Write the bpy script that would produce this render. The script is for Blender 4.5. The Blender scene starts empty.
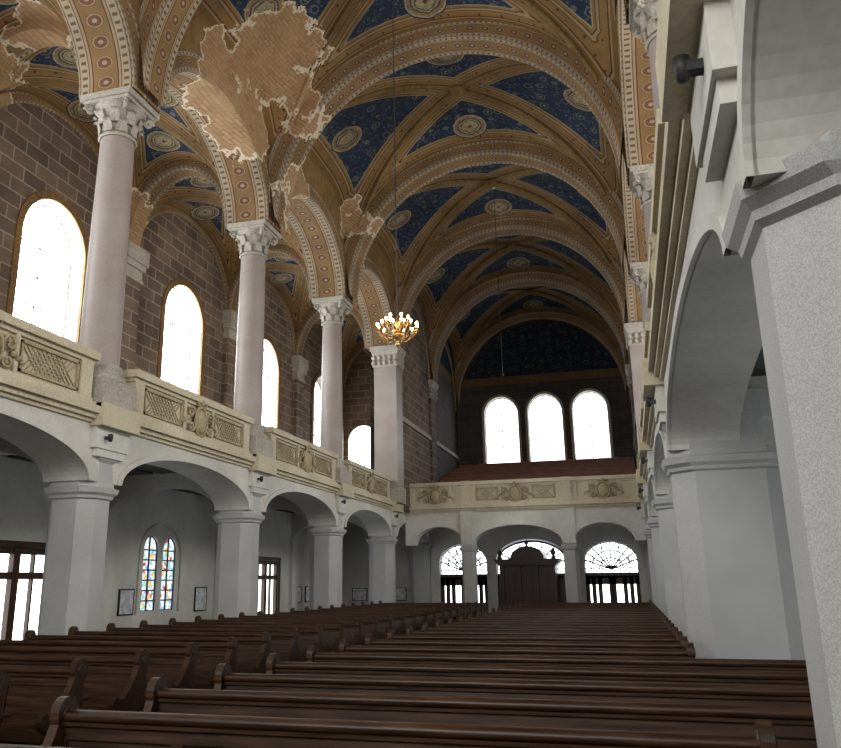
import bpy, math, random
from math import sin, cos, pi, sqrt, radians
from mathutils import Vector, Matrix
random.seed(4)
CX=-4.3; BAY=6.9; Y0=-7.1; FS={-1:5.4,1:5.05}; VA=5.15; WI=6.45; XO=10.1; ZC=12.15
AC=(WI+XO)/2; AH=(XO-WI)/2
PY=[Y0+BAY*k for k in range(9)]   # ... 13.6 20.5 27.4 34.3 41.2 48.1
HB=BAY/2; YG=36.3; YL=PY[7]; YB=PY[8]
G=.19
# ---------------------------------------------------------------- materials
def lk(nt,sock,val):
    if isinstance(val,bpy.types.NodeSocket): nt.links.new(val,sock)
    else:
        if hasattr(sock.default_value,'__len__') and not isinstance(val,(int,float)):
            n=len(sock.default_value); val=tuple(val)
            if len(val)<n: val=val+(1.0,)
            sock.default_value=val[:n]
        else: sock.default_value=val
def M(nt,op,a,b=0.0,c=None):
    n=nt.nodes.new('ShaderNodeMath'); n.operation=op
    lk(nt,n.inputs[0],a); lk(nt,n.inputs[1],b)
    if c is not None: lk(nt,n.inputs[2],c)
    return n.outputs[0]
def MIX(nt,f,a,b,mode='MIX'):
    n=nt.nodes.new('ShaderNodeMix'); n.data_type='RGBA'; n.blend_type=mode
    lk(nt,n.inputs[0],f); lk(nt,n.inputs[6],a); lk(nt,n.inputs[7],b)
    return n.outputs[2]
def RAMP(nt,f,stops,const=True):
    n=nt.nodes.new('ShaderNodeValToRGB'); r=n.color_ramp
    r.interpolation='CONSTANT' if const else 'LINEAR'
    while len(r.elements)<len(stops): r.elements.new(0.5)
    for e,(p,c) in zip(r.elements,stops): e.position=p; e.color=(c[0],c[1],c[2],1)
    lk(nt,n.inputs[0],f); return n.outputs[0]
def NOISE(nt,vec,sc,det=3,rough=.55):
    n=nt.nodes.new('ShaderNodeTexNoise'); n.inputs['Scale'].default_value=sc
    n.inputs['Detail'].default_value=det; n.inputs['Roughness'].default_value=rough
    nt.links.new(vec,n.inputs['Vector']); return n.outputs['Fac']
def VOR(nt,vec,sc,out='Distance',rnd=1.0):
    n=nt.nodes.new('ShaderNodeTexVoronoi'); n.inputs['Scale'].default_value=sc
    n.inputs['Randomness'].default_value=rnd
    nt.links.new(vec,n.inputs['Vector']); return n.outputs[out]
def POS(nt): return nt.nodes.new('ShaderNodeNewGeometry').outputs['Position']
def OBJ(nt): return nt.nodes.new('ShaderNodeTexCoord').outputs['Object']
def SEP(nt,v):
    n=nt.nodes.new('ShaderNodeSeparateXYZ'); nt.links.new(v,n.inputs[0]); return n.outputs
def COMB(nt,x,y,z=0.0):
    n=nt.nodes.new('ShaderNodeCombineXYZ')
    lk(nt,n.inputs[0],x); lk(nt,n.inputs[1],y); lk(nt,n.inputs[2],z); return n.outputs[0]
def newmat(name,rough=.7,metal=0,spec=.3):
    m=bpy.data.materials.new(name); m.use_nodes=True; nt=m.node_tree
    b=nt.nodes['Principled BSDF']; b.inputs['Roughness'].default_value=rough
    b.inputs['Metallic'].default_value=metal; b.inputs['Specular IOR Level'].default_value=spec
    return m,nt,b
def BUMP(nt,b,h,st=.3,d=.02):
    n=nt.nodes.new('ShaderNodeBump'); n.inputs['Strength'].default_value=st; n.inputs['Distance'].default_value=d
    nt.links.new(h,n.inputs['Height']); nt.links.new(n.outputs[0],b.inputs['Normal'])
def simple(name,c1,c2,sc=2,fine=30,rough=.7,bump=.2,metal=0,obj=False,spec=.3,finemix=.25):
    m,nt,b=newmat(name,rough,metal,spec)
    v=OBJ(nt) if obj else POS(nt)
    n1=NOISE(nt,v,sc,4); n2=NOISE(nt,v,fine,2)
    c=MIX(nt,RAMP(nt,n1,[(.35,(0,0,0)),(.65,(1,1,1))],False),c1,c2)
    c=MIX(nt,finemix,c,MIX(nt,RAMP(nt,n2,[(.4,(0,0,0)),(.6,(1,1,1))],False),(.2*c1[0],.2*c1[1],.2*c1[2]),(min(1,1.7*c2[0]),min(1,1.7*c2[1]),min(1,1.7*c2[2]))))
    lk(nt,b.inputs['Base Color'],c); BUMP(nt,b,n2,bump,.01)
    return m
PLASTER=simple('plaster_white',(.51,.495,.45),(.63,.615,.57),.8,14,.85,.1,finemix=.05)
CREAM=simple('gallery_cream',(.47,.41,.285),(.58,.52,.38),.9,20,.7,.2,finemix=.10)
GILT=simple('gilded_relief',(.28,.23,.13),(.41,.345,.21),3,30,.55,.3,finemix=.2)
GRANITE=simple('granite_grey',(.375,.375,.37),(.47,.47,.46),.7,120,.75,.12,finemix=.17)
PINK=simple('column_granite',(.29,.245,.222),(.37,.322,.295),.8,90,.5,.1,finemix=.16)
CAPM=simple('capital_stone',(.34,.31,.26),(.43,.395,.34),2,25,.75,.4,finemix=.2)
DGREEN=simple('soffit_panel',(.05,.062,.055),(.075,.085,.075),1,20,.7,.1)
DWOOD=simple('dark_wood',(.030,.014,.008),(.055,.026,.013),2,25,.4,.15)
BRASS=simple('brass',(.35,.22,.08),(.5,.33,.13),4,30,.3,.05,metal=.9)
REDB=simple('red_bench_wood',(.17,.065,.035),(.24,.095,.05),2,25,.45,.15)
BLACK=simple('black_iron',(.015,.015,.015),(.03,.03,.03),2,25,.5,.1)
PAPER=simple('picture_paper',(.35,.40,.45),(.85,.86,.86),5,40,.6,.0)
def pewmat():
    m,nt,b=newmat('pew_wood',.42,0,.38); o=OBJ(nt)
    mp=nt.nodes.new('ShaderNodeMapping'); mp.inputs['Scale'].default_value=(.7,9,9); nt.links.new(o,mp.inputs[0])
    n=NOISE(nt,mp.outputs[0],3,5)
    c=RAMP(nt,n,[(.3,(.014,.006,.0035)),(.5,(.045,.020,.010)),(.72,(.085,.041,.020))],False)
    lk(nt,b.inputs['Base Color'],c); BUMP(nt,b,n,.15,.01); return m
PEW=pewmat()
def floormat():
    m,nt,b=newmat('floor_tiles',.5); p=POS(nt)
    n=nt.nodes.new('ShaderNodeTexChecker'); n.inputs['Scale'].default_value=2.0
    n.inputs[1].default_value=(.10,.09,.08,1); n.inputs[2].default_value=(.16,.14,.12,1)
    nt.links.new(p,n.inputs[0]); c=MIX(nt,NOISE(nt,p,3),n.outputs[0],(.07,.06,.05,1))
    lk(nt,b.inputs['Base Color'],c); return m
FLOOR=floormat()
BLOBS=[((-9.4,17.0,15.0),1.1),((-8.6,18.2,16.3),1.25),((-9.4,18.7,14.7),1.15),((-8.2,18.7,17.0),.75),((-9.4,21.9,14.0),1.3),((-9.2,21.6,13.2),.9),((-8.6,20.4,15.6),.7),((-9.0,27.2,15.4),.75),((-9.4,28.6,14.2),.6),((-14.2,20.6,12.6),1.1),((-14.2,13.9,13.2),1.4),((-9.9,20.5,13.0),.35),((-12.3,13.6,14.3),.8)]
def peel(nt,col):
    p=POS(nt); d=None
    for c,r in BLOBS:
        n=nt.nodes.new('ShaderNodeVectorMath'); n.operation='DISTANCE'; nt.links.new(p,n.inputs[0]); n.inputs[1].default_value=c
        s=M(nt,'SUBTRACT',n.outputs['Value'],r); d=s if d is None else M(nt,'MINIMUM',d,s)
    nz=NOISE(nt,p,.95,5,.6)
    d=M(nt,'ADD',d,M(nt,'MULTIPLY',M(nt,'SUBTRACT',nz,.5),2.6))
    x,y,z=SEP(nt,p)
    bt=nt.nodes.new('ShaderNodeTexBrick'); nt.links.new(COMB(nt,y,M(nt,'ADD',z,M(nt,'MULTIPLY',x,.8))),bt.inputs[0])
    bt.inputs['Scale'].default_value=1; bt.inputs['Brick Width'].default_value=.3; bt.inputs['Row Height'].default_value=.13; bt.inputs['Mortar Size'].default_value=.016
    bt.inputs['Color1'].default_value=(.33,.19,.095,1); bt.inputs['Color2'].default_value=(.44,.27,.14,1); bt.inputs['Mortar'].default_value=(.22,.14,.085,1)
    bc=MIX(nt,RAMP(nt,NOISE(nt,p,1.8,5),[(.35,(0,0,0)),(.7,(.75,.75,.75))],False),bt.outputs[0],(.42,.275,.145,1))
    col=MIX(nt,M(nt,'LESS_THAN',d,.10),col,(.64,.55,.41,1))
    return MIX(nt,M(nt,'LESS_THAN',d,0.0),col,bc)
def grime(nt,col,lo=.52):
    p=POS(nt); g=RAMP(nt,NOISE(nt,p,.55,6,.65),[(.3,(lo,lo,lo)),(.62,(1.0,1.0,1.0))],False)
    return MIX(nt,1.0,col,g,'MULTIPLY')
OC1=(.215,.122,.040); OC2=(.265,.158,.060); RED=(.14,.045,.024)
def ochre(nt,p):
    v=VOR(nt,p,3.2,rnd=.35)
    return RAMP(nt,v,[(0,(.15,.055,.028)),(.14,OC2),(.30,(.16,.093,.036)),(.36,OC1),(.52,(.245,.15,.058))])
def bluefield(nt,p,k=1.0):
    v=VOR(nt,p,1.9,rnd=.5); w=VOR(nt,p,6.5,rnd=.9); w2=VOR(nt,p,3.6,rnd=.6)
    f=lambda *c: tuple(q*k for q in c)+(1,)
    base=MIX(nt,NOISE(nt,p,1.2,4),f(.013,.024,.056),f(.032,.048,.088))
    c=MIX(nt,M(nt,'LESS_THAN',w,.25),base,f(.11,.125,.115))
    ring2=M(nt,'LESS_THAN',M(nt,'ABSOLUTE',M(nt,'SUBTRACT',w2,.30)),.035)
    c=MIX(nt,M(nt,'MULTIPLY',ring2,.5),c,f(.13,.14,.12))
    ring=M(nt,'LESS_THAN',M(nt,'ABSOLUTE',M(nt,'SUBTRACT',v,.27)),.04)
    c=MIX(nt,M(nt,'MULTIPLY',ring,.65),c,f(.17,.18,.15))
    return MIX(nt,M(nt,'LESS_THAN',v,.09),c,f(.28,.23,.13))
def vaultmat():
    m,nt,b=newmat('vault_fresco',.85); p=POS(nt)
    def att(n):
        a=nt.nodes.new('ShaderNodeAttribute'); a.attribute_name=n; return a.outputs['Fac']
    e=att('edge'); md=att('med')
    border=RAMP(nt,e,[(0,OC1),(.12,(.33,.235,.12)),(.16,RED),(.19,OC2),(.36,(.16,.07,.03)),(.39,(.34,.255,.135)),(.45,RED),(.48,(.26,.16,.062)),(.54,(.34,.275,.165))])
    bandpat=M(nt,'MULTIPLY',M(nt,'GREATER_THAN',e,.19),M(nt,'LESS_THAN',e,.36))
    dots=M(nt,'LESS_THAN',VOR(nt,p,4.5,rnd=.2),.2)
    border=MIX(nt,M(nt,'MULTIPLY',bandpat,dots),border,(.12,.04,.022,1))
    c=MIX(nt,M(nt,'GREATER_THAN',e,.58),border,bluefield(nt,p))
    fl=RAMP(nt,VOR(nt,p,7.5,rnd=.7),[(0,(.55,.55,.55)),(.25,(1,1,1)),(.5,(.75,.75,.75))])
    mc=RAMP(nt,md,[(0,(.16,.08,.045)),(.10,(.42,.35,.21)),(.32,(.16,.12,.07)),(.36,(.42,.35,.21)),(.41,(.08,.09,.10)),(.46,(.32,.235,.11)),(.56,(.46,.385,.25)),(.61,(.04,.05,.09))])
    mc=MIX(nt,1.0,mc,fl,'MULTIPLY')
    c=MIX(nt,M(nt,'LESS_THAN',md,.66),c,mc)
    c=peel(nt,grime(nt,c)); lk(nt,b.inputs['Base Color'],c); return m
VAULT=vaultmat()
def lunmat():
    m,nt,b=newmat('wall_fresco_ochre',.85); p=POS(nt)
    c=peel(nt,grime(nt,ochre(nt,p))); lk(nt,b.inputs['Base Color'],c); return m
LUN=lunmat()
def bandmat():
    m,nt,b=newmat('arch_band_fresco',.8); uvn=nt.nodes.new('ShaderNodeUVMap').outputs[0]
    u,v,_=SEP(nt,uvn)
    va=M(nt,'MULTIPLY',M(nt,'ABSOLUTE',M(nt,'SUBTRACT',v,.5)),2.0)
    c=RAMP(nt,va,[(0,(.25,.15,.06)),(.46,RED),(.51,(.34,.26,.15)),(.60,(.165,.078,.04)),(.64,(.37,.315,.225)),(.96,(.185,.115,.058))])
    fu=M(nt,'SUBTRACT',M(nt,'FRACT',M(nt,'MULTIPLY',u,2.3)),.5)
    r=M(nt,'SQRT',M(nt,'ADD',M(nt,'MULTIPLY',fu,fu),M(nt,'POWER',M(nt,'MULTIPLY',M(nt,'SUBTRACT',v,.5),2.0),2.0)))
    ros=RAMP(nt,r,[(0,(.36,.30,.20)),(.10,(.18,.075,.045)),(.26,(.33,.255,.15)),(.31,(.21,.12,.052)),(.36,(0,0,0))])
    c=MIX(nt,M(nt,'LESS_THAN',r,.36),c,ros)
    fd=M(nt,'FRACT',M(nt,'MULTIPLY',u,6.0))
    dm=M(nt,'MULTIPLY',M(nt,'GREATER_THAN',va,.70),M(nt,'MULTIPLY',M(nt,'LESS_THAN',va,.90),M(nt,'LESS_THAN',fd,.4)))
    c=MIX(nt,dm,c,(.18,.085,.042,1))
    c=peel(nt,grime(nt,c,.6)); lk(nt,b.inputs['Base Color'],c); return m
BAND=bandmat()
def stonemat(name,c1,c2,mo,blue=False):
    m,nt,b=newmat(name,.85); p=POS(nt); x,y,z=SEP(nt,p)
    bt=nt.nodes.new('ShaderNodeTexBrick'); nt.links.new(COMB(nt,M(nt,'ADD',x,y),z),bt.inputs[0])
    bt.inputs['Scale'].default_value=1; bt.inputs['Brick Width'].default_value=.85; bt.inputs['Row Height'].default_value=.40; bt.inputs['Mortar Size'].default_value=.022
    bt.inputs['Color1'].default_value=c1+(1,); bt.inputs['Color2'].default_value=c2+(1,); bt.inputs['Mortar'].default_value=mo+(1,)
    c=grime(nt,MIX(nt,M(nt,'MULTIPLY',NOISE(nt,p,2.2,5),.35),bt.outputs[0],c2+(1,)),.55)
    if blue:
        c=MIX(nt,M(nt,'GREATER_THAN',z,13.4),c,MIX(nt,.5,ochre(nt,p),(.05,.03,.02,1))); c=MIX(nt,M(nt,'GREATER_THAN',z,13.9),c,bluefield(nt,p,.45))  # lunette blue scaled down, the dim far end put into its colour
    lk(nt,b.inputs['Base Color'],c); BUMP(nt,b,bt.outputs['Fac'],.4,-.02); return m
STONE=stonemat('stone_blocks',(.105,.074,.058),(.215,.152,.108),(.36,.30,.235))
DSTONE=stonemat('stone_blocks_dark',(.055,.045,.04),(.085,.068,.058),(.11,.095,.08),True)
def emat(name,col,st):
    m=bpy.data.materials.new(name); m.use_nodes=True; nt=m.node_tree; nt.nodes.clear()
    e=nt.nodes.new('ShaderNodeEmission'); e.inputs[0].default_value=col+(1,); e.inputs[1].default_value=st
    o=nt.nodes.new('ShaderNodeOutputMaterial'); nt.links.new(e.outputs[0],o.inputs[0]); return m
DAY=emat('daylight_glass',(.93,.97,1.0),21.0)
DAYR=emat('daylight_glass_south',(1.0,.99,.96),19.0)
FILLF=emat('fill_glass_front',(1.0,.99,.96),12.0)  # glow of the window behind the camera, added as fill light
DAYB=emat('daylight_glass_back',(.95,.98,1.0),3.5)
DAYL=emat('daylight_glass_low',(.9,.96,1.0),5.0)
FILLR=emat('fill_glass_low_south',(.9,.96,1.0),9.0)  # glow added in the low right windows to brighten under the galleries
BULB=emat('bulb_glow',(1.0,.66,.32),34.0)
def stained():
    m=bpy.data.materials.new('stained_glass'); m.use_nodes=True; nt=m.node_tree; nt.nodes.clear()
    p=POS(nt); v=SEP(nt,VOR(nt,p,8,'Color'))[0]
    c=RAMP(nt,v,[(0,(.75,.88,1.0)),(.35,(.25,.5,.8)),(.5,(.95,.95,.9)),(.7,(.9,.5,.12)),(.82,(.35,.65,.6)),(.93,(.55,.08,.06))])
    e=nt.nodes.new('ShaderNodeEmission'); nt.links.new(c,e.inputs[0]); e.inputs[1].default_value=1.2
    o=nt.nodes.new('ShaderNodeOutputMaterial'); nt.links.new(e.outputs[0],o.inputs[0]); return m
STAIN=stained()
# ---------------------------------------------------------------- mesh builder
class MB:
    def __init__(s,name): s.name=name; s.v=[]; s.f=[]; s.mi=[]; s.uv=[]; s.sm=[]; s.mats=[]; s.att={}
    def mat(s,m):
        if m not in s.mats: s.mats.append(m)
        return s.mats.index(m)
    def q(s,pts,mat,uvs=None,smooth=False):
        b=len(s.v); s.v+= [tuple(p) for p in pts]; s.f.append(tuple(range(b,b+len(pts)))); s.mi.append(s.mat(mat)); s.uv.append(uvs or [(0,0)]*len(pts)); s.sm.append(smooth)
    def grid(s,rows,mat,uvs=None,smooth=True,att=None,closed=False):
        b=len(s.v); R=len(rows); C=len(rows[0]); mi=s.mat(mat)
        for i,r in enumerate(rows):
            for j,p in enumerate(r):
                s.v.append(tuple(p))
                if att: s.att[b+i*C+j]=att[i][j]
        for i in range(R-1):
            for j in range(C if closed else C-1):
                k=(j+1)%C
                s.f.append((b+i*C+j,b+i*C+k,b+(i+1)*C+k,b+(i+1)*C+j)); s.mi.append(mi); s.sm.append(smooth)
                s.uv.append([uvs[i][j],uvs[i][k],uvs[i+1][k],uvs[i+1][j]] if uvs else [(0,0)]*4)
    def box(s,x0,x1,y0,y1,z0,z1,mat):
        if x0>x1:x0,x1=x1,x0
        if y0>y1:y0,y1=y1,y0
        b=len(s.v); s.v+=[(x0,y0,z0),(x1,y0,z0),(x1,y1,z0),(x0,y1,z0),(x0,y0,z1),(x1,y0,z1),(x1,y1,z1),(x0,y1,z1)]
        for f in [(0,3,2,1),(4,5,6,7),(0,1,5,4),(1,2,6,5),(2,3,7,6),(3,0,4,7)]:
            s.f.append(tuple(b+i for i in f)); s.mi.append(s.mat(mat)); s.uv.append([(0,0)]*4); s.sm.append(False)
    def pbox(s,P,s0,s1,z0,z1,d0,d1,mat):
        a=P(s0,z0,d0); c=P(s1,z1,d1); s.box(a[0],c[0],a[1],c[1],a[2],c[2],mat)
    def lathe(s,cx,cy,prof,mat,n=20,smooth=True):
        rows=[[(cx+r*cos(2*pi*j/n),cy+r*sin(2*pi*j/n),z) for j in range(n)] for r,z in prof]
        s.grid(rows,mat,smooth=smooth,closed=True)
    def loft(s,poly_fn,prof,mat,cap=True):
        rows=[[(x,y,z) for x,y in poly_fn(o)] for z,o in prof]
        s.grid(rows,mat,smooth=False,closed=True)
        if cap:
            s.q(rows[0][::-1],mat); s.q(rows[-1],mat)
    def tube(s,pts,r,mat,n=6):
        pts=[Vector(p) for p in pts]; rows=[]
        rr=r if isinstance(r,list) else [r]*len(pts)
        for i,p in enumerate(pts):
            t=(pts[min(i+1,len(pts)-1)]-pts[max(i-1,0)])
            if t.length<1e-9: t=Vector((0,0,1))
            t.normalize()
            u=t.cross(Vector((0.13,0.21,1)))
            if u.length<.05: u=t.cross(Vector((1,0,0)))
            u.normalize(); w=t.cross(u)
            rows.append([tuple(p+rr[i]*(cos(2*pi*j/n)*u+sin(2*pi*j/n)*w)) for j in range(n)])
        s.grid(rows,mat,closed=True)
        s.q(rows[0],mat); s.q(rows[-1],mat)
    def sphere(s,c,r,mat,n=10,m=6,sc=(1,1,1)):
        rows=[]
        for i in range(m+1):
            a=-pi/2+pi*i/m
            rows.append([(c[0]+sc[0]*r*cos(a)*cos(2*pi*j/n),c[1]+sc[1]*r*cos(a)*sin(2*pi*j/n),c[2]+sc[2]*r*sin(a)) for j in range(n)])
        s.grid(rows,mat,closed=True)
    def mesh(s):
        me=bpy.data.meshes.new(s.name); me.from_pydata(s.v,[],s.f)
        for m in s.mats: me.materials.append(m)
        me.polygons.foreach_set('material_index',s.mi); me.polygons.foreach_set('use_smooth',s.sm)
        uvl=me.uv_layers.new(name='UVMap'); flat=[]
        for u in s.uv:
            for a in u: flat+= [a[0],a[1]]
        uvl.data.foreach_set('uv',flat)
        if s.att:
            for k,nm in enumerate(('edge','med')):
                a=me.attributes.new(nm,'FLOAT','POINT')
                a.data.foreach_set('value',[s.att.get(i,(0,9))[k] for i in range(len(s.v))])
        me.update(); return me
    def build(s,parent=None):
        ob=bpy.data.objects.new(s.name,s.mesh()); bpy.context.scene.collection.objects.link(ob)
        if parent: ob.parent=parent
        return ob
def inst(me,name,loc,rot=0):
    ob=bpy.data.objects.new(name,me); ob.location=loc; ob.rotation_euler=(0,0,rot); bpy.context.scene.collection.objects.link(ob); return ob
def wall(mb,P,s0,s1,zb,zt,ops,mat,mrev,depth,back=True,n=20,matb=None):
    T=zt if callable(zt) else (lambda s:zt)
    matb=matb or mat
    ds=[0.0]+([depth] if back else [])
    def full(a,b):
        if b-a<1e-4: return
        k=max(1,int((b-a)/.25)) if callable(zt) else 1
        for i in range(k):
            p=a+(b-a)*i/k; r=a+(b-a)*(i+1)/k
            for d in ds: mb.q([P(p,zb,d),P(r,zb,d),P(r,T(r),d),P(p,T(p),d)],mat if d==0 else matb)
        mb.q([P(a,zb,0),P(b,zb,0),P(b,zb,depth),P(a,zb,depth)],mrev)
    cur=s0
    for (sc,hw,sill,zsp,rise) in sorted(ops):
        full(cur,sc-hw); cur=sc+hw
        pts=[(sc-hw*cos(pi*i/n),zsp+rise*sin(pi*i/n)) for i in range(n+1)]
        for i in range(n):
            (a,za),(b,zz)=pts[i],pts[i+1]
            for d in ds:
                mt=mat if d==0 else matb
                mb.q([P(a,za,d),P(b,zz,d),P(b,T(b),d),P(a,T(a),d)],mt)
                if sill>zb+1e-3: mb.q([P(a,zb,d),P(b,zb,d),P(b,sill,d),P(a,sill,d)],mt)
            mb.q([P(a,za,0),P(b,zz,0),P(b,zz,depth),P(a,za,depth)],mrev,smooth=False)
        if sill<zsp-1e-3:
            for a in (sc-hw,sc+hw): mb.q([P(a,sill,0),P(a,zsp,0),P(a,zsp,depth),P(a,sill,depth)],mrev)
        if sill>zb+1e-3: mb.q([P(sc-hw,sill,0),P(sc+hw,sill,0),P(sc+hw,sill,depth),P(sc-hw,sill,depth)],mrev)
    full(cur,s1)
def ring(mb,P,sc,hw,zsp,rise,w,d0,proud,mat,n=28,down=0):
    L=0;us=[0];A=[];B=[]
    for i in range(n+1):
        a=pi*i/n; A.append((sc-hw*cos(a),zsp+rise*sin(a))); B.append((sc-(hw+w)*cos(a),zsp+(rise+w)*sin(a)))
    if down>0:
        A=[(sc-hw,zsp-down)]+A+[(sc+hw,zsp-down)]; B=[(sc-hw-w,zsp-down)]+B+[(sc+hw+w,zsp-down)]
    for i in range(1,len(A)): L+=math.dist(A[i],A[i-1]); us.append(L)
    dd=d0-proud
    mb.grid([[P(a,z,dd) for a,z in A],[P(a,z,dd) for a,z in B]],mat,[[(u,0) for u in us],[(u,1) for u in us]],smooth=False)
    for Q in (A,B):
        mb.grid([[P(a,z,dd) for a,z in Q],[P(a,z,d0+.02) for a,z in Q]],mat,[[(u,.99) for u in us],[(u,.9) for u in us]],smooth=False)
def archband(mb,P,sc,hw,zsp,rise,top,d0,d1,n=36):
    A=[(sc-hw*cos(pi*i/n),zsp+rise*sin(pi*i/n)) for i in range(n+1)]
    us=[0]
    for i in range(1,n+1): us.append(us[-1]+math.dist(A[i],A[i-1]))
    mb.grid([[P(a,z,d0) for a,z in A],[P(a,z,d1) for a,z in A]],BAND,[[(u,0) for u in us],[(u,1) for u in us]],smooth=True)
    for d in (d0,d1):
        mb.grid([[P(a,z,d) for a,z in A],[P(sc+(a-sc)*(hw+.3)/hw,max(z,top(a)),d) for a,z in A]],BAND,[[(u,0) for u in us],[(u,1.0) for u in us]],smooth=False)
# ---------------------------------------------------------------- vaults
ZS=12.2
def Hn(X,Y,Hc,kx,ky):
    dlt=X*X-Y*Y
    return Hc-(kx*dlt if dlt>0 else -ky*dlt)
def vz(X,Y,Hc,kx,ky,zs):
    m=min(abs(X),abs(Y)); return zs+Hn(X,Y,Hc,kx,ky)*sqrt(max(0,1-m*m))
def vaultbay(mb,cx,cy,a,b,Hc,kx,ky,zs,esc=1.0,medsc=1.0,b0=.45,a0=0,mx=.78):
    NS,NT=26,16
    for cell in range(4):
        lat=cell<2; sg=1 if cell%2 else -1
        rows=[];att=[]
        mX,mY=(sg*mx,0) if lat else (0,sg*.62)
        mz=vz(mX,mY,Hc,kx,ky,zs); mc=Vector((cx+mX*a,cy+mY*b,mz))
        for i in range(NT+1):
            t=min(.9995,i/NT); r=[];at=[]
            for j in range(NS+1):
                s=sin((2*j/NS-1)*pi/2); X,Y=(1-t,s*(1-t)) if lat else (s*(1-t),1-t)
                X*=sg if lat else 1; Y*=1 if lat else sg
                x,y=X*a,Y*b
                m=abs(Y) if lat else abs(X)
                z=zs+Hn(X,Y,Hc,kx,ky)*sqrt(max(0,1-m*m))
                r.append((cx+x,cy+y,z))
                dg=min(abs(x*b-y*a),abs(x*b+y*a))/sqrt(a*a+b*b)
                db=(t*a-a0) if lat else (t*b-b0)
                e=max(0,min(dg,db))*esc
                at.append((e,(Vector(r[-1])-mc).length*medsc))
            rows.append(r);att.append(at)
        mb.grid(rows,VAULT,att=att)
ceil=MB('ceiling')
NA=(5.9,2.0,.5); AA=(2.8,.25,.25)
for k in range(8):
    cy=(PY[k]+PY[k+1])/2
    vaultbay(ceil,CX,cy,VA,HB,*NA,ZS,a0=.05)
    if k<7:
        for S in (-1,1):
            vaultbay(ceil,CX+S*AC,cy,AH,HB,*AA,ZC,esc=1.3,medsc=1.2,b0=.3,a0=.1,mx=.65)
for k in range(1,9):
    Pn=lambda s,z,d,k=k:(s,PY[k]+d,z)
    d1=.45 if k<8 else .02
    archband(ceil,Pn,CX,VA-.25,ZS,5.05,lambda x:(vz(min(1,abs(x-CX)/VA),1,*NA,ZS)+.12),-.45,d1)
    if k<8:
        for S in (-1,1):
            archband(ceil,Pn,CX+S*AC,AH-.15,ZC-.1,2.4,lambda x,S=S:(vz(min(1,abs(x-CX-S*AC)/AH),1,*AA,ZC)+.15),-.33,.33,n=24)
for k in range(8):
    cy=(PY[k]+PY[k+1])/2
    for sx in (1,-1):
        pts=[]
        for i in range(41):
            a=-pi/2+pi*i/40; t=sin(a)
            pts.append((CX+t*VA,cy+sx*t*HB,ZS+NA[0]*cos(a)-.02))
        ceil.tube(pts,.07,LUN,6)
    ceil.sphere((CX,cy,ZS+NA[0]-.05),.26,LUN,12,6,(1,1,.6))
ceil.build()
WN=[0]
def wname(b='window'): WN[0]+=1; return '%s_%d'%(b,WN[0])
def window(P,o,d,mat,fm,name='window',bars=(1,3),fr=.07):
    w=MB(name); sc,hw,sill,zsp,rise=o; n=20
    rim=[(sc-hw*cos(pi*i/n),zsp+rise*sin(pi*i/n)) for i in range(n+1)]
    for i in range(n):
        (a,za),(b,zb_)=rim[i],rim[i+1]; w.q([P(a,sill,d),P(b,sill,d),P(b,zb_,d),P(a,za,d)],mat)
    path=[(sc-hw,sill)]+rim+[(sc+hw,sill),(sc-hw,sill)]
    for i in range(len(path)-1):
        a,b=path[i],path[i+1]; w.tube([P(*a,d-.03),P(*b,d-.03)],fr*.7,fm,4)
    nv,nh=bars
    for i in range(1,nv+1):
        x=sc-hw+2*hw*i/(nv+1); q=(x-sc)/hw; w.pbox(P,x-.022,x+.022,sill,zsp+rise*sqrt(1-q*q),d-.05,d-.01,fm)
    for i in range(1,nh+1):
        z=sill+(zsp-sill)*i/nh; w.pbox(P,sc-hw,sc+hw,z-.02,z+.02,d-.05,d-.01,fm)
    return w
def cart(ca,P,c,zc,sc=1.0):
    rows=[]
    for i in range(9):
        r=i/8; rows.append([P(c+.26*sc*r*cos(t*pi/8),zc+.30*sc*r*sin(t*pi/8)*(1 if sin(t*pi/8)>0 else 1.25),-.06-.13*sqrt(max(0,1-r*r))) for t in range(16)])
    ca.grid(rows,GILT,closed=True)
    ca.tube([P(c+.29*sc*cos(t*pi/12),zc+.33*sc*sin(t*pi/12)*(1 if sin(t*pi/12)>0 else 1.25),-.1) for t in range(25)],.04,GILT)
    for sg in (-1,1):
        for z0,rr,ln in ((.12,.16,.42),(-.2,.13,.38)):
            pts=[P(c+sg*.28,zc+z0,-.1)]
            for t in range(15):
                a=t/14*2.6*pi; r=rr*sc*(1-.8*t/14)
                pts.append(P(c+sg*(ln*sc+.06+r*cos(pi-a)),zc+z0+r*sin(a)*(1 if z0>0 else -1),-.1))
            ca.tube(pts,.035,GILT,5)
        for q in range(3):
            ca.sphere(P(c+sg*(.62+.1*q)*sc,zc-.03-.05*q,-.07),.07-.012*q,GILT,8,5)
        ca.tube([P(c+sg*.1,zc+.33*sc,-.1),P(c+sg*.22,zc+.45*sc,-.12),P(c+sg*.1,zc+.52*sc,-.1)],[.04,.035,.02],GILT,5)
    ca.sphere(P(c,zc+.44*sc,-.1),.09,GILT,8,6)
CORN=[(a+G,b+G,c) for a,b,c in ((4.62,4.69,-.06),(4.69,4.78,-.13),(4.78,4.92,-.22),(4.92,5.0,-.12))]
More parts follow.
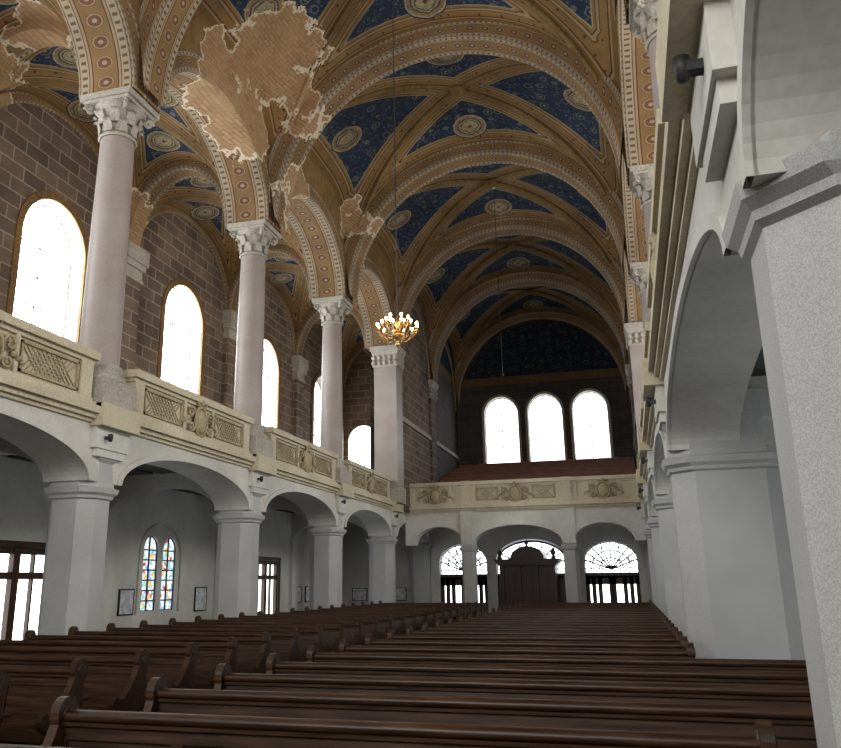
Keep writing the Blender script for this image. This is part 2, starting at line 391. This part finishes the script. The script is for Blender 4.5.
def balus(lo,P,a,b):
    c=(a+b)/2
    B=lambda s0,s1,z0,z1,d0,d1,m: lo.pbox(P,s0,s1,z0+G,z1+G,d0,d1,m)
    B(a,b,5.0,5.78,0,.28,CREAM)
    B(a-.04,b+.04,5.0,5.07,-.07,.33,CREAM)
    B(a-.04,b+.04,5.74,5.82,-.06,.33,CREAM)
    B(a-.1,b+.1,5.82,5.98,-.14,.42,CREAM)
    for e,w in ((a,.34),(b-.34,.34),(c-.72,.1),(c+.62,.1)): B(e,e+w,5.07,5.74,-.06,.0,CREAM)
    for e0,e1 in ((a+.40,c-.78),(c+.78,b-.40)):
        if e1-e0<.3: continue
        for zz in (5.13,5.64): B(e0,e1,zz,zz+.045,-.05,0,GILT)
        for ee in (e0,e1-.045): B(ee,ee+.045,5.13,5.68,-.05,0,GILT)
        s_=e0+.04; h=.45
        while s_+h<e1-.03:
            for u0,u1 in ((s_,s_+h),(s_+h,s_)):
                lo.tube([P(u0,5.18+G,-.015),P(u1,5.63+G,-.015)],.016,GILT,4)
            s_+=.125
pierR=list(PY); pierR[2]=4.5
for S,side in ((-1,'left'),(1,'right')):
    F=FS[S]
    P=lambda s,z,d,S=S,F=F:(CX+S*(F+d),s,z)
    PU=lambda s,z,d,S=S:(CX+S*(VA+d),s,z)
    up=MB('wall_clerestory_'+side); WT=WI-VA; hw=HB-.52
    for k in range(8):
        cy=(PY[k]+PY[k+1])/2
        tz=lambda y,cy=cy: vz(1,max(-1,min(1,(y-cy)/HB)),*NA,ZS)+.12
        if k<6:
            wall(up,PU,PY[k],PY[k+1],ZC,tz,[(cy,hw,ZC,ZC,2.35)],LUN,LUN,WT,n=32)
            ring(up,PU,cy,hw,ZC,2.35,.48,0,.05,BAND,n=36)
            A=[(cy-(hw-.01)*cos(pi*i/36),ZC+2.34*sin(pi*i/36)) for i in range(37)]; us=[0]
            for i in range(1,37): us.append(us[-1]+math.dist(A[i],A[i-1]))
            up.grid([[PU(a,z,0.0) for a,z in A],[PU(a,z,WT) for a,z in A]],BAND,[[(u,0) for u in us],[(u,1) for u in us]])
            Pb=lambda s,z,d,S=S:(CX+S*(WI-d),s,z)
            ring(up,Pb,cy,hw,ZC,2.35,.35,0,.04,BAND,n=24)
        else:
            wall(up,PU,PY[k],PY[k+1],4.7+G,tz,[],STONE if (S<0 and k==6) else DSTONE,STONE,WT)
            ring(up,PU,cy,hw,ZC-.3,3.4,.45,0,.06,BAND,n=36)
            up.pbox(PU,cy-3.3,cy+3.3,8.9,9.1,-.08,0,CAPM)
    up.build()
    piers=list(PY[:8]) if S<0 else pierR[:8]
    lo=MB('gallery_balcony'); ops=[]
    for k in range(7):
        a,b=piers[k]+.53,piers[k+1]-.53
        ops.append(((a+b)/2,(b-a)/2,3.72,3.72,.82))
    wall(lo,P,PY[0],YL,3.72,4.7+G,ops,PLASTER,PLASTER,1.0,n=32)
    for o in ops: ring(lo,P,o[0],o[1],o[3],o[4],.14,0,.04,PLASTER,n=32)
    for z0,z1,d in CORN: lo.pbox(P,PY[0],YG,z0,z1,d,.4,CREAM)
    lo.pbox(P,PY[0],YL,4.68+G,4.9+G,.2,XO-F,PLASTER)
    for k in range(6): balus(lo,P,PY[k]+.72,PY[k+1]-.72)
    lo.pbox(P,PY[6]+.6,YG,5.0+G,5.98+G,0,.3,CREAM)
    lo.build()
    for k in range(1,6):
        c=(PY[k]+PY[k+1])/2
        ca=MB('balcony_cartouche'); cart(ca,P,c,5.4+G,.95); ca.build()
    for k,y in enumerate(piers):
        if k==0: continue
        w=1.05 if S<0 else 1.62; ch=.25 if S<0 else .32; hy=.46 if S<0 else .55
        near=(S>0 and k==2); zo=.28 if near else .1; xo=.06 if near else 0
        if near: w=1.85
        def poly(o,y=y,w=w,ch=ch,hy=hy):
            x0,x1,y0,y1=F+xo-o,F+xo+w+o,y-hy-o,y+hy+o; c=ch
            pl=[(x0+c,y0),(x1-c,y0),(x1,y0+c),(x1,y1-c),(x1-c,y1),(x0+c,y1),(x0,y1-c),(x0,y0+c)]
            return [(CX+S*a,b) for a,b in pl]
        pm=MB('stone_pier')
        pm.loft(poly,[(0,.10),(.45,.10),(.52,.0)]+[(z+zo,o) for z,o in ((3.28,0),(3.31,.04),(3.36,.05),(3.41,.10),(3.50,.12),(3.53,.05),(3.58,.04),(3.62,.02),(4.0,.0),(4.06,.06),(4.12,.06),(4.5,.02))],GRANITE)
        for z0,z1,d,hw_ in ((4.0+G,4.15+G,-.10,.45),(4.15+G,4.62+G,-.13,.54)):
            pm.pbox(P,y-hw_,y+hw_,z0,z1,d,.1,PLASTER)
        pm.pbox(P,y-.62,y+.62,4.56+G,5.0+G,-.30,.1,CREAM)
        # small floodlight fixed to the pilaster
        if k>=2:
            pm.pbox(P,y-.30,y-.22,4.52,4.58,-.24,-.12,BLACK)
            pm.lathe(P(0,0,-.24)[0],y-.26,[(0,4.47),(.035,4.48),(.05,4.56),(.05,4.62),(0,4.63)],BLACK,10)
        pm.build()
    for k in range(1,8):
        y=PY[k]; cm=MB('gallery_column' if k<6 else 'wall_pilaster')
        X=CX+S*5.77; g=4.92+G
        if k<6:
            cm.box(X-.56,X+.56,y-.58,y+.58,g,g+.6,CAPM); cm.box(X-.6,X+.6,y-.62,y+.62,g,g+.18,CAPM)
            cm.lathe(X,y,[(.54,g+.6),(.58,g+.67),(.54,g+.75),(.46,g+.78),(.45,g+.83),(.50,g+.88),(.48,g+.95),(.42,g+.99)],CAPM)
            zb=g+.99; zt_=11.2
            cm.lathe(X,y,[(.41-.05*(i/10)**1.5,zb+(zt_-zb)*i/10) for i in range(11)],PINK,28)
            cm.lathe(X,y,[(.38,zt_),(.42,zt_+.04),(.38,zt_+.09),(.35,zt_+.11),(.37,zt_+.4),(.45,zt_+.6),(.56,zt_+.74)],CAPM,24)
            for tier,(zz,n,h,r) in enumerate(((zt_+.1,8,.34,.38),(zt_+.3,8,.38,.42))):
                for i in range(n):
                    a=2*pi*(i+.5*tier)/n; rows=[]
                    for t in range(6):
                        f=t/5; rad=r+.02+.13*f**3; z=zz+h*(f if f<.85 else .85-(f-.85)*.8); wd=.12*(1-.55*f*f)
                        rows.append([(X+rad*cos(a)+ww*wd*-sin(a),y+rad*sin(a)+ww*wd*cos(a),z) for ww in (-1,0,1)])
                    cm.grid(rows,CAPM)
            for ax in (-1,1):
                for ay in (-1,1):
                    pts=[]
                    for t in range(14):
                        aa=t/13*2.4*pi; rr=.11*(1-.75*t/13)
                        pts.append((X+ax*(.45+rr*.7*cos(aa)),y+ay*(.45+rr*.7*cos(aa)),zt_+.64+rr*sin(aa)))
                    cm.tube(pts,.04,CAPM,5)
            cm.box(X-.55,X+.55,y-.55,y+.55,zt_+.74,zt_+.81,CAPM); cm.box(X-.62,X+.62,y-.60,y+.60,zt_+.81,ZC,CAPM)
            cm.box(X-.6,X+.6,y-.46,y+.46,ZC,ZC+.3,LUN)
        else:
            X=CX+S*5.57
            cm.box(X-.52,X+.52,y-.52,y+.52,g,11.2,PINK if k==6 else STONE)
            cm.box(X-.6,X+.6,y-.6,y+.6,g,5.8,CAPM)
            def pf(o,X=X,y=y): return [(X-.52-o,y-.52-o),(X+.52+o,y-.52-o),(X+.52+o,y+.52+o),(X-.52-o,y+.52+o)]
            cm.loft(pf,[(11.2,.05),(11.28,.05),(11.3,0),(11.6,.02),(11.9,.1),(11.95,.14),(ZC,.16)],CAPM)
            for q in range(5):
                for zz in (11.4,11.65):
                    for d in ((-.5+.25*q,-.55),(-.55,-.5+.25*q),(.55,-.5+.25*q)):
                        cm.sphere((X+d[0],y+d[1],zz),.1,CAPM,6,5,(1,1,1.3))
        cm.build()
    # ---- outer wall
    ow=MB('wall_'+side)
    PO=lambda s,z,d,S=S:(CX+S*(XO+d),s,z)
    ops=[((PY[k]+PY[k+1])/2+.05,1.28,8.2,10.75,1.3) for k in range(7)]
    wall(ow,PO,PY[0],YL,4.9+G,15.3,ops,STONE,CAPM,.55,back=False)
    if S<0:
        lops=[(17.0,1.35,.02,2.7,.02),(22.9,.43,1.0,2.85,.43),(24.0,.43,1.0,2.85,.43),(31.6,1.2,.02,2.7,.02),(10.0,.9,.95,2.6,.6),(27.5,.32,1.4,2.8,.32),(37.8,.9,.95,2.6,.6)]
    else:
        lops=[(2.5,1.0,1.2,2.8,.6),(9.3,1.0,1.2,2.8,.6),(17,1.0,1.2,2.8,.6),(24,1.0,1.2,2.8,.6),(30.8,1.0,1.2,2.8,.6)]  # low right openings, added to carry fill light
    wall(ow,PO,PY[0],YL,0,4.7+G,lops,PLASTER,PLASTER,.45,back=False)
    for k in range(7):
        o=ops[k]; ring(ow,PO,o[0],o[1],o[3],o[4],.22,0,.05,LUN,n=24,down=2.5)
        ow.pbox(PO,o[0]-1.6,o[0]+1.6,8.0,8.2,-.15,0,CAPM)
    if S<0: ring(ow,PO,23.45,1.15,2.75,.85,.12,0,.06,PLASTER,n=24,down=1.8)
    for k in range(1,7):
        ow.pbox(PO,PY[k]-.42,PY[k]+.42,4.9+G,11.0,-.22,0,STONE)
        for z0,z1,e in ((11.0,11.1,.06),(11.1,11.4,.02),(11.4,11.6,.10),(11.6,ZC-.05,.16)): ow.pbox(PO,PY[k]-.42-e,PY[k]+.42+e,z0,z1,-.22-e,0,CAPM)
        ow.pbox(PO,PY[k]-.35,PY[k]+.35,0,3.6,-.15,0,PLASTER)
    for k in range(7):
        cy=(PY[k]+PY[k+1])/2
        ring(ow,PO,cy,HB-.4,ZC-.1,2.5,.3,0,.06,BAND,n=24)
    ow.build()
    for k,o in enumerate(ops): window(PO,o,.5,(DAY if S<0 else DAYR) if k<6 else DAYB,CAPM,wname(),(1,3),.06).build()
    for o in lops:
        if o[4]<.1:
            dm=MB(wname('door')); sc,hw_=o[0],o[1]
            dm.q([PO(sc-hw_,0.02,.2),PO(sc+hw_,.02,.2),PO(sc+hw_,2.7,.2),PO(sc-hw_,2.7,.2)],DAYL)
            for s0,s1 in ((sc-hw_,sc-hw_+.14),(sc-.12,sc+.12),(sc+hw_-.14,sc+hw_)): dm.pbox(PO,s0,s1,0.01,2.72,.04,.19,DWOOD)
            for z0,z1 in ((0.01,.45),(1.95,2.12),(2.55,2.72)): dm.pbox(PO,sc-hw_,sc+hw_,z0,z1,.06,.19,DWOOD)
            for q in (-1,1): dm.pbox(PO,sc+q*hw_/2-.03,sc+q*hw_/2+.03,.4,2.6,.08,.19,DWOOD)
            for e in (-1,1): dm.pbox(PO,sc+e*(hw_+.06)-.06,sc+e*(hw_+.06)+.06,0.0,2.84,-.04,.0,DWOOD)
            dm.pbox(PO,sc-hw_-.12,sc+hw_+.12,2.72,2.86,-.05,.0,DWOOD)
            dm.build()
        else:
            window(PO,o,.12 if S<0 else .3,STAIN if S<0 else FILLR,BLACK,wname('window'),(1,6),.04).build()
    so=MB('gallery_soffit')
    for k in range(7):
        a,b=PY[k],PY[k+1]
        for i in range(3):
            s0=a+.4+i*(BAY-.5)/3; s1=s0+(BAY-.9)/3-.15
            for d0,d1 in ((1.2,2.85),(3.05,4.6)):
                so.pbox(P,s0,s1,4.63+G,4.675+G,d0,d1,DGREEN)
    for k in range(1,7):
        Pn=lambda s,z,d,k=k,S=S:(s,(pierR[k] if S>0 else PY[k])+d-.25,z)
        c=CX+S*8.2
        wall(so,Pn,c-1.9,c+1.9,3.5,4.67+G,[(c,1.85,3.5,3.5,.95)],PLASTER,PLASTER,.5)
    so.build()
for S,side in ((-1,'left'),(1,'right')):
    t=MB('baseboard_'+side); t.box(CX+S*XO,CX+S*(XO-.03),Y0,YL,0,.16,DWOOD); t.build()
fl=MB('floor'); fl.box(CX-XO-.5,CX+XO+.5,Y0-.6,YB+.3,-.15,0,FLOOR); fl.build()
# ---------------------------------------------------------------- back gallery
PB=lambda s,z,d:(s,YG+d,z)
bg=MB('gallery_balcony')
xl,xr=CX-FS[-1],CX+FS[1]
bx=[xl,-6.85,-2.4,xr]
ops=[((bx[i]+bx[i+1])/2+(.13 if i==0 else -.13 if i==2 else 0),(bx[i+1]-bx[i])/2-.3,3.4,3.4,.8) for i in range(3)]
wall(bg,PB,xl,xr,3.4,4.7+G,ops,PLASTER,PLASTER,.6)
for o in ops: ring(bg,PB,o[0],o[1],o[3],o[4],.12,0,.03,PLASTER,n=24)
for z0,z1,d in CORN: bg.pbox(PB,xl,xr,z0,z1,d,.4,CREAM)
for i in range(3): balus(bg,PB,bx[i]+.1,bx[i+1]-.1)
for x in bx: bg.pbox(PB,x-.22,x+.22,5.0+G,6.0+G,-.12,.3,CREAM)
bg.pbox(PB,xl,xr,4.68+G,4.9+G,.2,YB-YG,PLASTER)
for i in range(8):
    bg.pbox(PB,CX-VA,CX+VA,4.9+G,5.1+G+i*.33,1.6+i*1.25,YB-YG,DWOOD)
bg.build()
for i in range(3):
    c=(bx[i]+bx[i+1])/2; ca=MB('balcony_cartouche'); cart(ca,PB,c,5.4+G,.95); ca.build()
for i in range(8):
    y0=YG+1.6+i*1.25; z0=5.1+G+i*.33
    rb=MB('gallery_bench'); W=VA-.15
    rb.box(CX-W,CX+W,y0+.75,y0+.82,z0,z0+.85,REDB); rb.box(CX-W,CX+W,y0+.35,y0+.75,z0+.40,z0+.45,REDB)
    rb.box(CX-W,CX+W,y0+.70,y0+.87,z0+.82,z0+.88,REDB)
    for x in (-W,-W/2,0,W/2,W-.05): rb.box(CX+x,CX+x+.05,y0+.35,y0+.8,z0,z0+.7,REDB)
    rb.build()
for x in bx[1:3]:
    pm=MB('stone_pier')
    def poly(o,x=x):
        h=.30+o; c=.1; y=YG+.3
        return [(x-h+c,y-h),(x+h-c,y-h),(x+h,y-h+c),(x+h,y+h-c),(x+h-c,y+h),(x-h+c,y+h),(x-h,y+h-c),(x-h,y-h+c)]
    pm.loft(poly,[(0,.08),(.4,.08),(.45,0),(3.05,0),(3.1,.05),(3.18,.08),(3.25,.1),(3.3,.02),(3.41,.0)],GRANITE)
    pm.box(x-.28,x+.28,YG-.08,YG+.05,3.35,4.66+G,PLASTER); pm.build()
# ---------------------------------------------------------------- back walls
BW=lambda s,z,d:(s,YB+d,z)
wb=MB('wall_back')
wx=[CX-2.45,CX+.17,CX+2.79]
bops=[(x,1.02,8.6,11.55,1.1) for x in wx]
zt=lambda x: vz(min(1,abs(x-CX)/VA),1,*NA,ZS)+.2
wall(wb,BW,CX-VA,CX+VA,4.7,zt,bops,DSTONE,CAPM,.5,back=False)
for o in bops: ring(wb,BW,o[0],o[1],o[3],o[4],.14,0,.05,CAPM,n=20,down=2.9)
wb.pbox(BW,wx[0]-1.4,wx[2]+1.4,8.42,8.6,-.15,0,CAPM)
LW=lambda s,z,d:(s,YL+d,z)
lops=[(CX-3.75,1.2,.02,2.7,.9),(CX-.35,1.7,.02,2.8,1.0),(CX+3.45,1.25,.02,2.7,.9)]
wall(wb,LW,CX-XO,CX+XO,0,4.7+G,lops,PLASTER,PLASTER,.5,back=False)
eo={}
for S in (-1,1):
    eo[S]=(CX+S*9.0,.85,7.5,9.2,.85)
    a,b=sorted((CX+S*5.3,CX+S*XO))
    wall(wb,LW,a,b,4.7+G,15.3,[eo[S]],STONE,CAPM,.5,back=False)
wb.build()
for o in bops: window(BW,o,.4,DAYB,CAPM,wname(),(1,3),.06).build()
for S in (-1,1): window(LW,eo[S],.3,DAY,CAPM,wname(),(1,2),.06).build()
for i,o in enumerate(lops):
    d=window(LW,(o[0],o[1],2.0,2.7,o[4]),.35,DAYL,DWOOD,wname('door'),(5,2),.08)
    sc,hw_=o[0],o[1]
    for j in range(9):
        aa=pi*(j+.5)/9; d.tube([LW(sc,2.3,.31),LW(sc-hw_*cos(aa),2.6+o[4]*sin(aa),.31)],.035,DWOOD,4)
    for rr in (.45,.75): d.tube([LW(sc-hw_*rr*cos(pi*j/14),2.3+(o[4]+.3)*rr*sin(pi*j/14),.31) for j in range(15)],.03,DWOOD,4)
    d.pbox(LW,sc-hw_,sc+hw_,1.9,2.15,.2,.34,DWOOD)
    if i!=1:
        d.q([LW(sc-hw_,.02,.36),LW(sc+hw_,.02,.36),LW(sc+hw_,2.1,.36),LW(sc-hw_,2.1,.36)],DAYL)
        d.pbox(LW,sc-hw_,sc+hw_,.02,.6,.2,.34,DWOOD)
        for e in (-1,-.75,-.5,-.06,.06,.5,.75,1): d.pbox(LW,sc+e*hw_*.93-.10,sc+e*hw_*.93+.10,.02,2.0,.2,.34,DWOOD)
        d.pbox(LW,sc-hw_,sc+hw_,1.6,2.0,.2,.34,DWOOD)
    else: d.pbox(LW,sc-hw_,sc+hw_,.02,2.0,.2,.34,DWOOD)
    d.build()
vp=MB('wooden_portal'); pc=CX-.35; x0,x1=pc-1.3,pc+1.3; yf=YL-1.6
vp.box(x0,x1,yf,YL-.05,0,2.5,DWOOD)
for x in (x0,x1-.2,pc-.5,pc+.32): vp.box(x,x+.2,yf-.15,yf+.02,0,2.55,DWOOD)
for z0,z1,e in ((2.5,2.6,.08),(2.6,2.72,.16),(2.72,2.8,.22)): vp.box(x0-e,x1+e,yf-.2-e,YL-.05,z0,z1,DWOOD)
vp.grid([[(pc-.8*cos(pi*i/16),y,2.8+.6*sin(pi*i/16)) for i in range(17)] for y in (yf,YL-.1)],DWOOD)
vp.q([(pc-.8*cos(pi*i/16),yf,2.8+.6*sin(pi*i/16)) for i in range(17)],DWOOD)
for x in (x0+.05,x1-.05): vp.lathe(x,yf-.1,[(.02,2.8),(.13,2.82),(.06,2.92),(.14,3.08),(.05,3.22),(.0,3.35)],DWOOD,10)
vp.lathe(pc,yf+.1,[(.12,3.35),(.05,3.45),(.12,3.55),(0,3.7)],DWOOD,10)
for x in (pc-.85,pc,pc+.75):
    for z0,z1 in ((.3,1.0),(1.15,2.3)): vp.box(x-.18,x+.22,yf-.04,yf,z0,z1,DWOOD)
vp.build()
wf=MB('wall_front'); FW=lambda s,z,d:(s,Y0-d,z)
fo=[(CX,3.4,6.0,11.0,3.4)]
wall(wf,FW,CX-XO,CX+XO,0,19,fo,STONE,CAPM,.5,back=False); wf.build()
window(FW,fo[0],.4,FILLF,CAPM,wname(),(5,6),.08).build()  # unseen window behind the camera, added to light the camera-facing sides
# ---------------------------------------------------------------- pews
def pewmesh(L):
    p=MB('pew')
    def R(x,z,d): return (x,-.02+(z-.4)*.12+d,z)
    def slab(x0,x1,z0,z1,d0,d1):
        b=[R(x,z,d) for z in (z0,z1) for d in (d0,d1) for x in (x0,x1)]
        for f in ((0,1,5,4),(2,3,7,6),(0,1,3,2),(4,5,7,6),(0,2,6,4),(1,3,7,5)): p.q([b[i] for i in f],PEW)
    slab(.03,L-.03,.42,.94,.012,.03)
    slab(.03,L-.03,.84,.94,-.01,.045); slab(.03,L-.03,.42,.52,-.01,.045)
    n=max(2,round(L/.75))
    for i in range(n+1):
        x=.04+(L-.08)*i/n; slab(max(.03,x-.04),min(L-.03,x+.04),.5,.86,-.008,.043)
    rr=[[(x,.055+.058*cos(2*pi*j/12),.965+.036*sin(2*pi*j/12)) for j in range(12)] for x in (.0,L)]
    p.grid(rr,PEW,closed=True)
    p.box(.03,L-.03,.005,.1,.915,.935,PEW)
    p.box(.03,L-.03,-.46,.0,.42,.455,PEW); p.box(.03,L-.03,-.40,-.37,.30,.42,PEW)
    p.box(.03,L-.03,-.0,.03,.0,.42,PEW)
    p.box(.03,L-.03,.08,.26,.70,.725,PEW); p.box(.03,L-.03,.08,.11,.4,.7,PEW)
    prof=[(.10,0),(.10,.86)]
    for i in range(13):
        a=-.4+i/12*(pi+.9); prof.append((.045+.10*cos(a),.975+.10*sin(a)))
    for i in range(1,8):
        t=i/8; prof.append((-.045-.30*t,.90-.26*sin(t*pi/2)))
    for i in range(9):
        a=pi/2+i/8*pi*.95; prof.append((-.40+.065*cos(a),.60+.065*sin(a)))
    prof+= [(-.36,.5),(-.38,.3),(-.44,.12),(-.46,0)]
    for x in (0,L-.065):
        a=[(x,y,z) for y,z in prof]; b=[(x+.065,y,z) for y,z in prof]
        p.q(a,PEW); p.q(b,PEW); p.grid([a,b],PEW,closed=True,smooth=False)
        for xx in (x-.012,x+.077):
            p.grid([[(xx,.045+r*cos(2*pi*j/14),.975+r*sin(2*pi*j/14)) for j in range(14)] for r in (.001,.045)],PEW,closed=True,smooth=False)
            p.grid([[(xq,.045+r*cos(2*pi*j/14),.975+r*sin(2*pi*j/14)) for j in range(14)] for xq,r in ((xx,.045),(x+.03,.075))],PEW,closed=True,smooth=False)
    p.v=[(a,b,c*1.05) for a,b,c in p.v]
    return p.mesh()
m1=pewmesh(4.1); m2=pewmesh(5.5); m3=pewmesh(4.1)
for k in range(-1,25):
    y=4.6+1.06*k
    inst(m2 if 5.5<y<9.5 else m1,'church_pew',(-3.5,y,0))
    inst(m3,'church_pew',(-9.15,y+.2,0))
# ---------------------------------------------------------------- chandeliers
def chandelier(x,y,zc,ztop,tiers,name='chandelier'):
    c=MB(name)
    c.tube([(x,y,zc+.35),(x,y,ztop)],.012,BLACK,6)
    c.lathe(x,y,[(0.0,zc-.36),(.03,zc-.33),(.06,zc-.28),(.02,zc-.23),(.09,zc-.15),(.12,zc-.08),(.05,zc),(.03,zc+.1),(.07,zc+.16),(.03,zc+.22),(.02,zc+.35),(.0,zc+.37)],BRASS,14)
    for n,R,dz in tiers:
        for i in range(n):
            a=2*pi*i/n+dz; pts=[]
            for t in range(9):
                f=t/8; r=.04+(R-.04)*f; pts.append((x+r*cos(a),y+r*sin(a),zc+dz-.06+ -.10*sin(f*pi*1.1)+.10*f*f))
            c.tube(pts,.011,BRASS,5)
            ex,ey,ez=pts[-1]
            c.lathe(ex,ey,[(.008,ez-.01),(.035,ez+.01),(.04,ez+.02),(.014,ez+.025),(.014,ez+.09)],BRASS,8)
            c.sphere((ex,ey,ez+.115),.030,BULB,8,6,(1,1,1.35))
    if tiers:
        R=tiers[0][1]; c.lathe(x,y,[(R*.55+.012*cos(t*pi/4),zc-.08+.012*sin(t*pi/4)) for t in range(9)],BRASS,24)
    c.lathe(x,y,[(.09,ztop),(.07,ztop-.06),(.02,ztop-.1)],BRASS,12)
    c.build()
def crown(y):
    for k in range(8):
        if PY[k]<=y<=PY[k+1]:
            Y=(y-(PY[k]+PY[k+1])/2)/HB; return vz(0,Y,*NA,ZS)
chandelier(-4.25,15.5,6.85,crown(15.5)-.02,[(12,.42,-.05),(6,.23,.12)])
pr=MB('pendant_rod'); ct=crown(31.4)-.02
pr.tube([(-4.25,31.4,9.8),(-4.25,31.4,ct)],.014,BLACK,6); pr.lathe(-4.25,31.4,[(.09,ct),(.07,ct-.06),(.02,ct-.1)],BRASS,12); pr.lathe(-4.25,31.4,[(0,9.7),(.05,9.74),(.05,9.8),(.015,9.86)],BLACK,10); pr.build()
def picture(P,s,z,w,h):
    p=MB('framed_picture')
    p.pbox(P,s-w/2+.03,s+w/2-.03,z-h/2+.03,z+h/2-.03,-.045,-.01,PAPER)
    for a,b,c,d in ((s-w/2,s+w/2,z-h/2,z-h/2+.035),(s-w/2,s+w/2,z+h/2-.035,z+h/2),(s-w/2,s-w/2+.035,z-h/2,z+h/2),(s+w/2-.035,s+w/2,z-h/2,z+h/2)): p.pbox(P,a,b,c,d,-.055,0,BLACK)
    p.build()
PLw=lambda s,z,d:(CX-XO-d,s,z)
for s,w,h in ((20.35,.95,1.05),(21.65,.75,.75),(26.1,.8,.8),(29.3,.8,.7),(34.9,.9,.7),(36.2,.8,.7)): picture(PLw,s,1.3,w,h)
for s in (-13.5,-12.5,-11.4): picture(LW,s,1.2,.8,.65)
PRr=lambda s,z,d:(CX+XO+d,s,z)
for s in (26.8,20.6,13.4,11.9): picture(PRr,s,1.5,1.0,.75)
w=bpy.data.worlds.new('World'); bpy.context.scene.world=w; w.use_nodes=True
w.node_tree.nodes['Background'].inputs[0].default_value=(.6,.7,.85,1); w.node_tree.nodes['Background'].inputs[1].default_value=.6
cam=bpy.data.cameras.new('camera'); co=bpy.data.objects.new('camera',cam); bpy.context.scene.collection.objects.link(co)
mt=Matrix.Rotation(radians(16.309),4,'Z') @ Matrix.Rotation(radians(90+15.146),4,'X') @ Matrix.Rotation(radians(-.547),4,'Z')
co.matrix_world=Matrix.Translation((0,0,1.8)) @ mt
cam.sensor_width=36; cam.lens=805.8/841*36; cam.shift_x=(420.5-384.6)/841; cam.shift_y=-(374-364)/841
cam.clip_start=.05; cam.clip_end=300
bpy.context.scene.camera=co
bpy.context.scene.view_settings.view_transform='Standard'
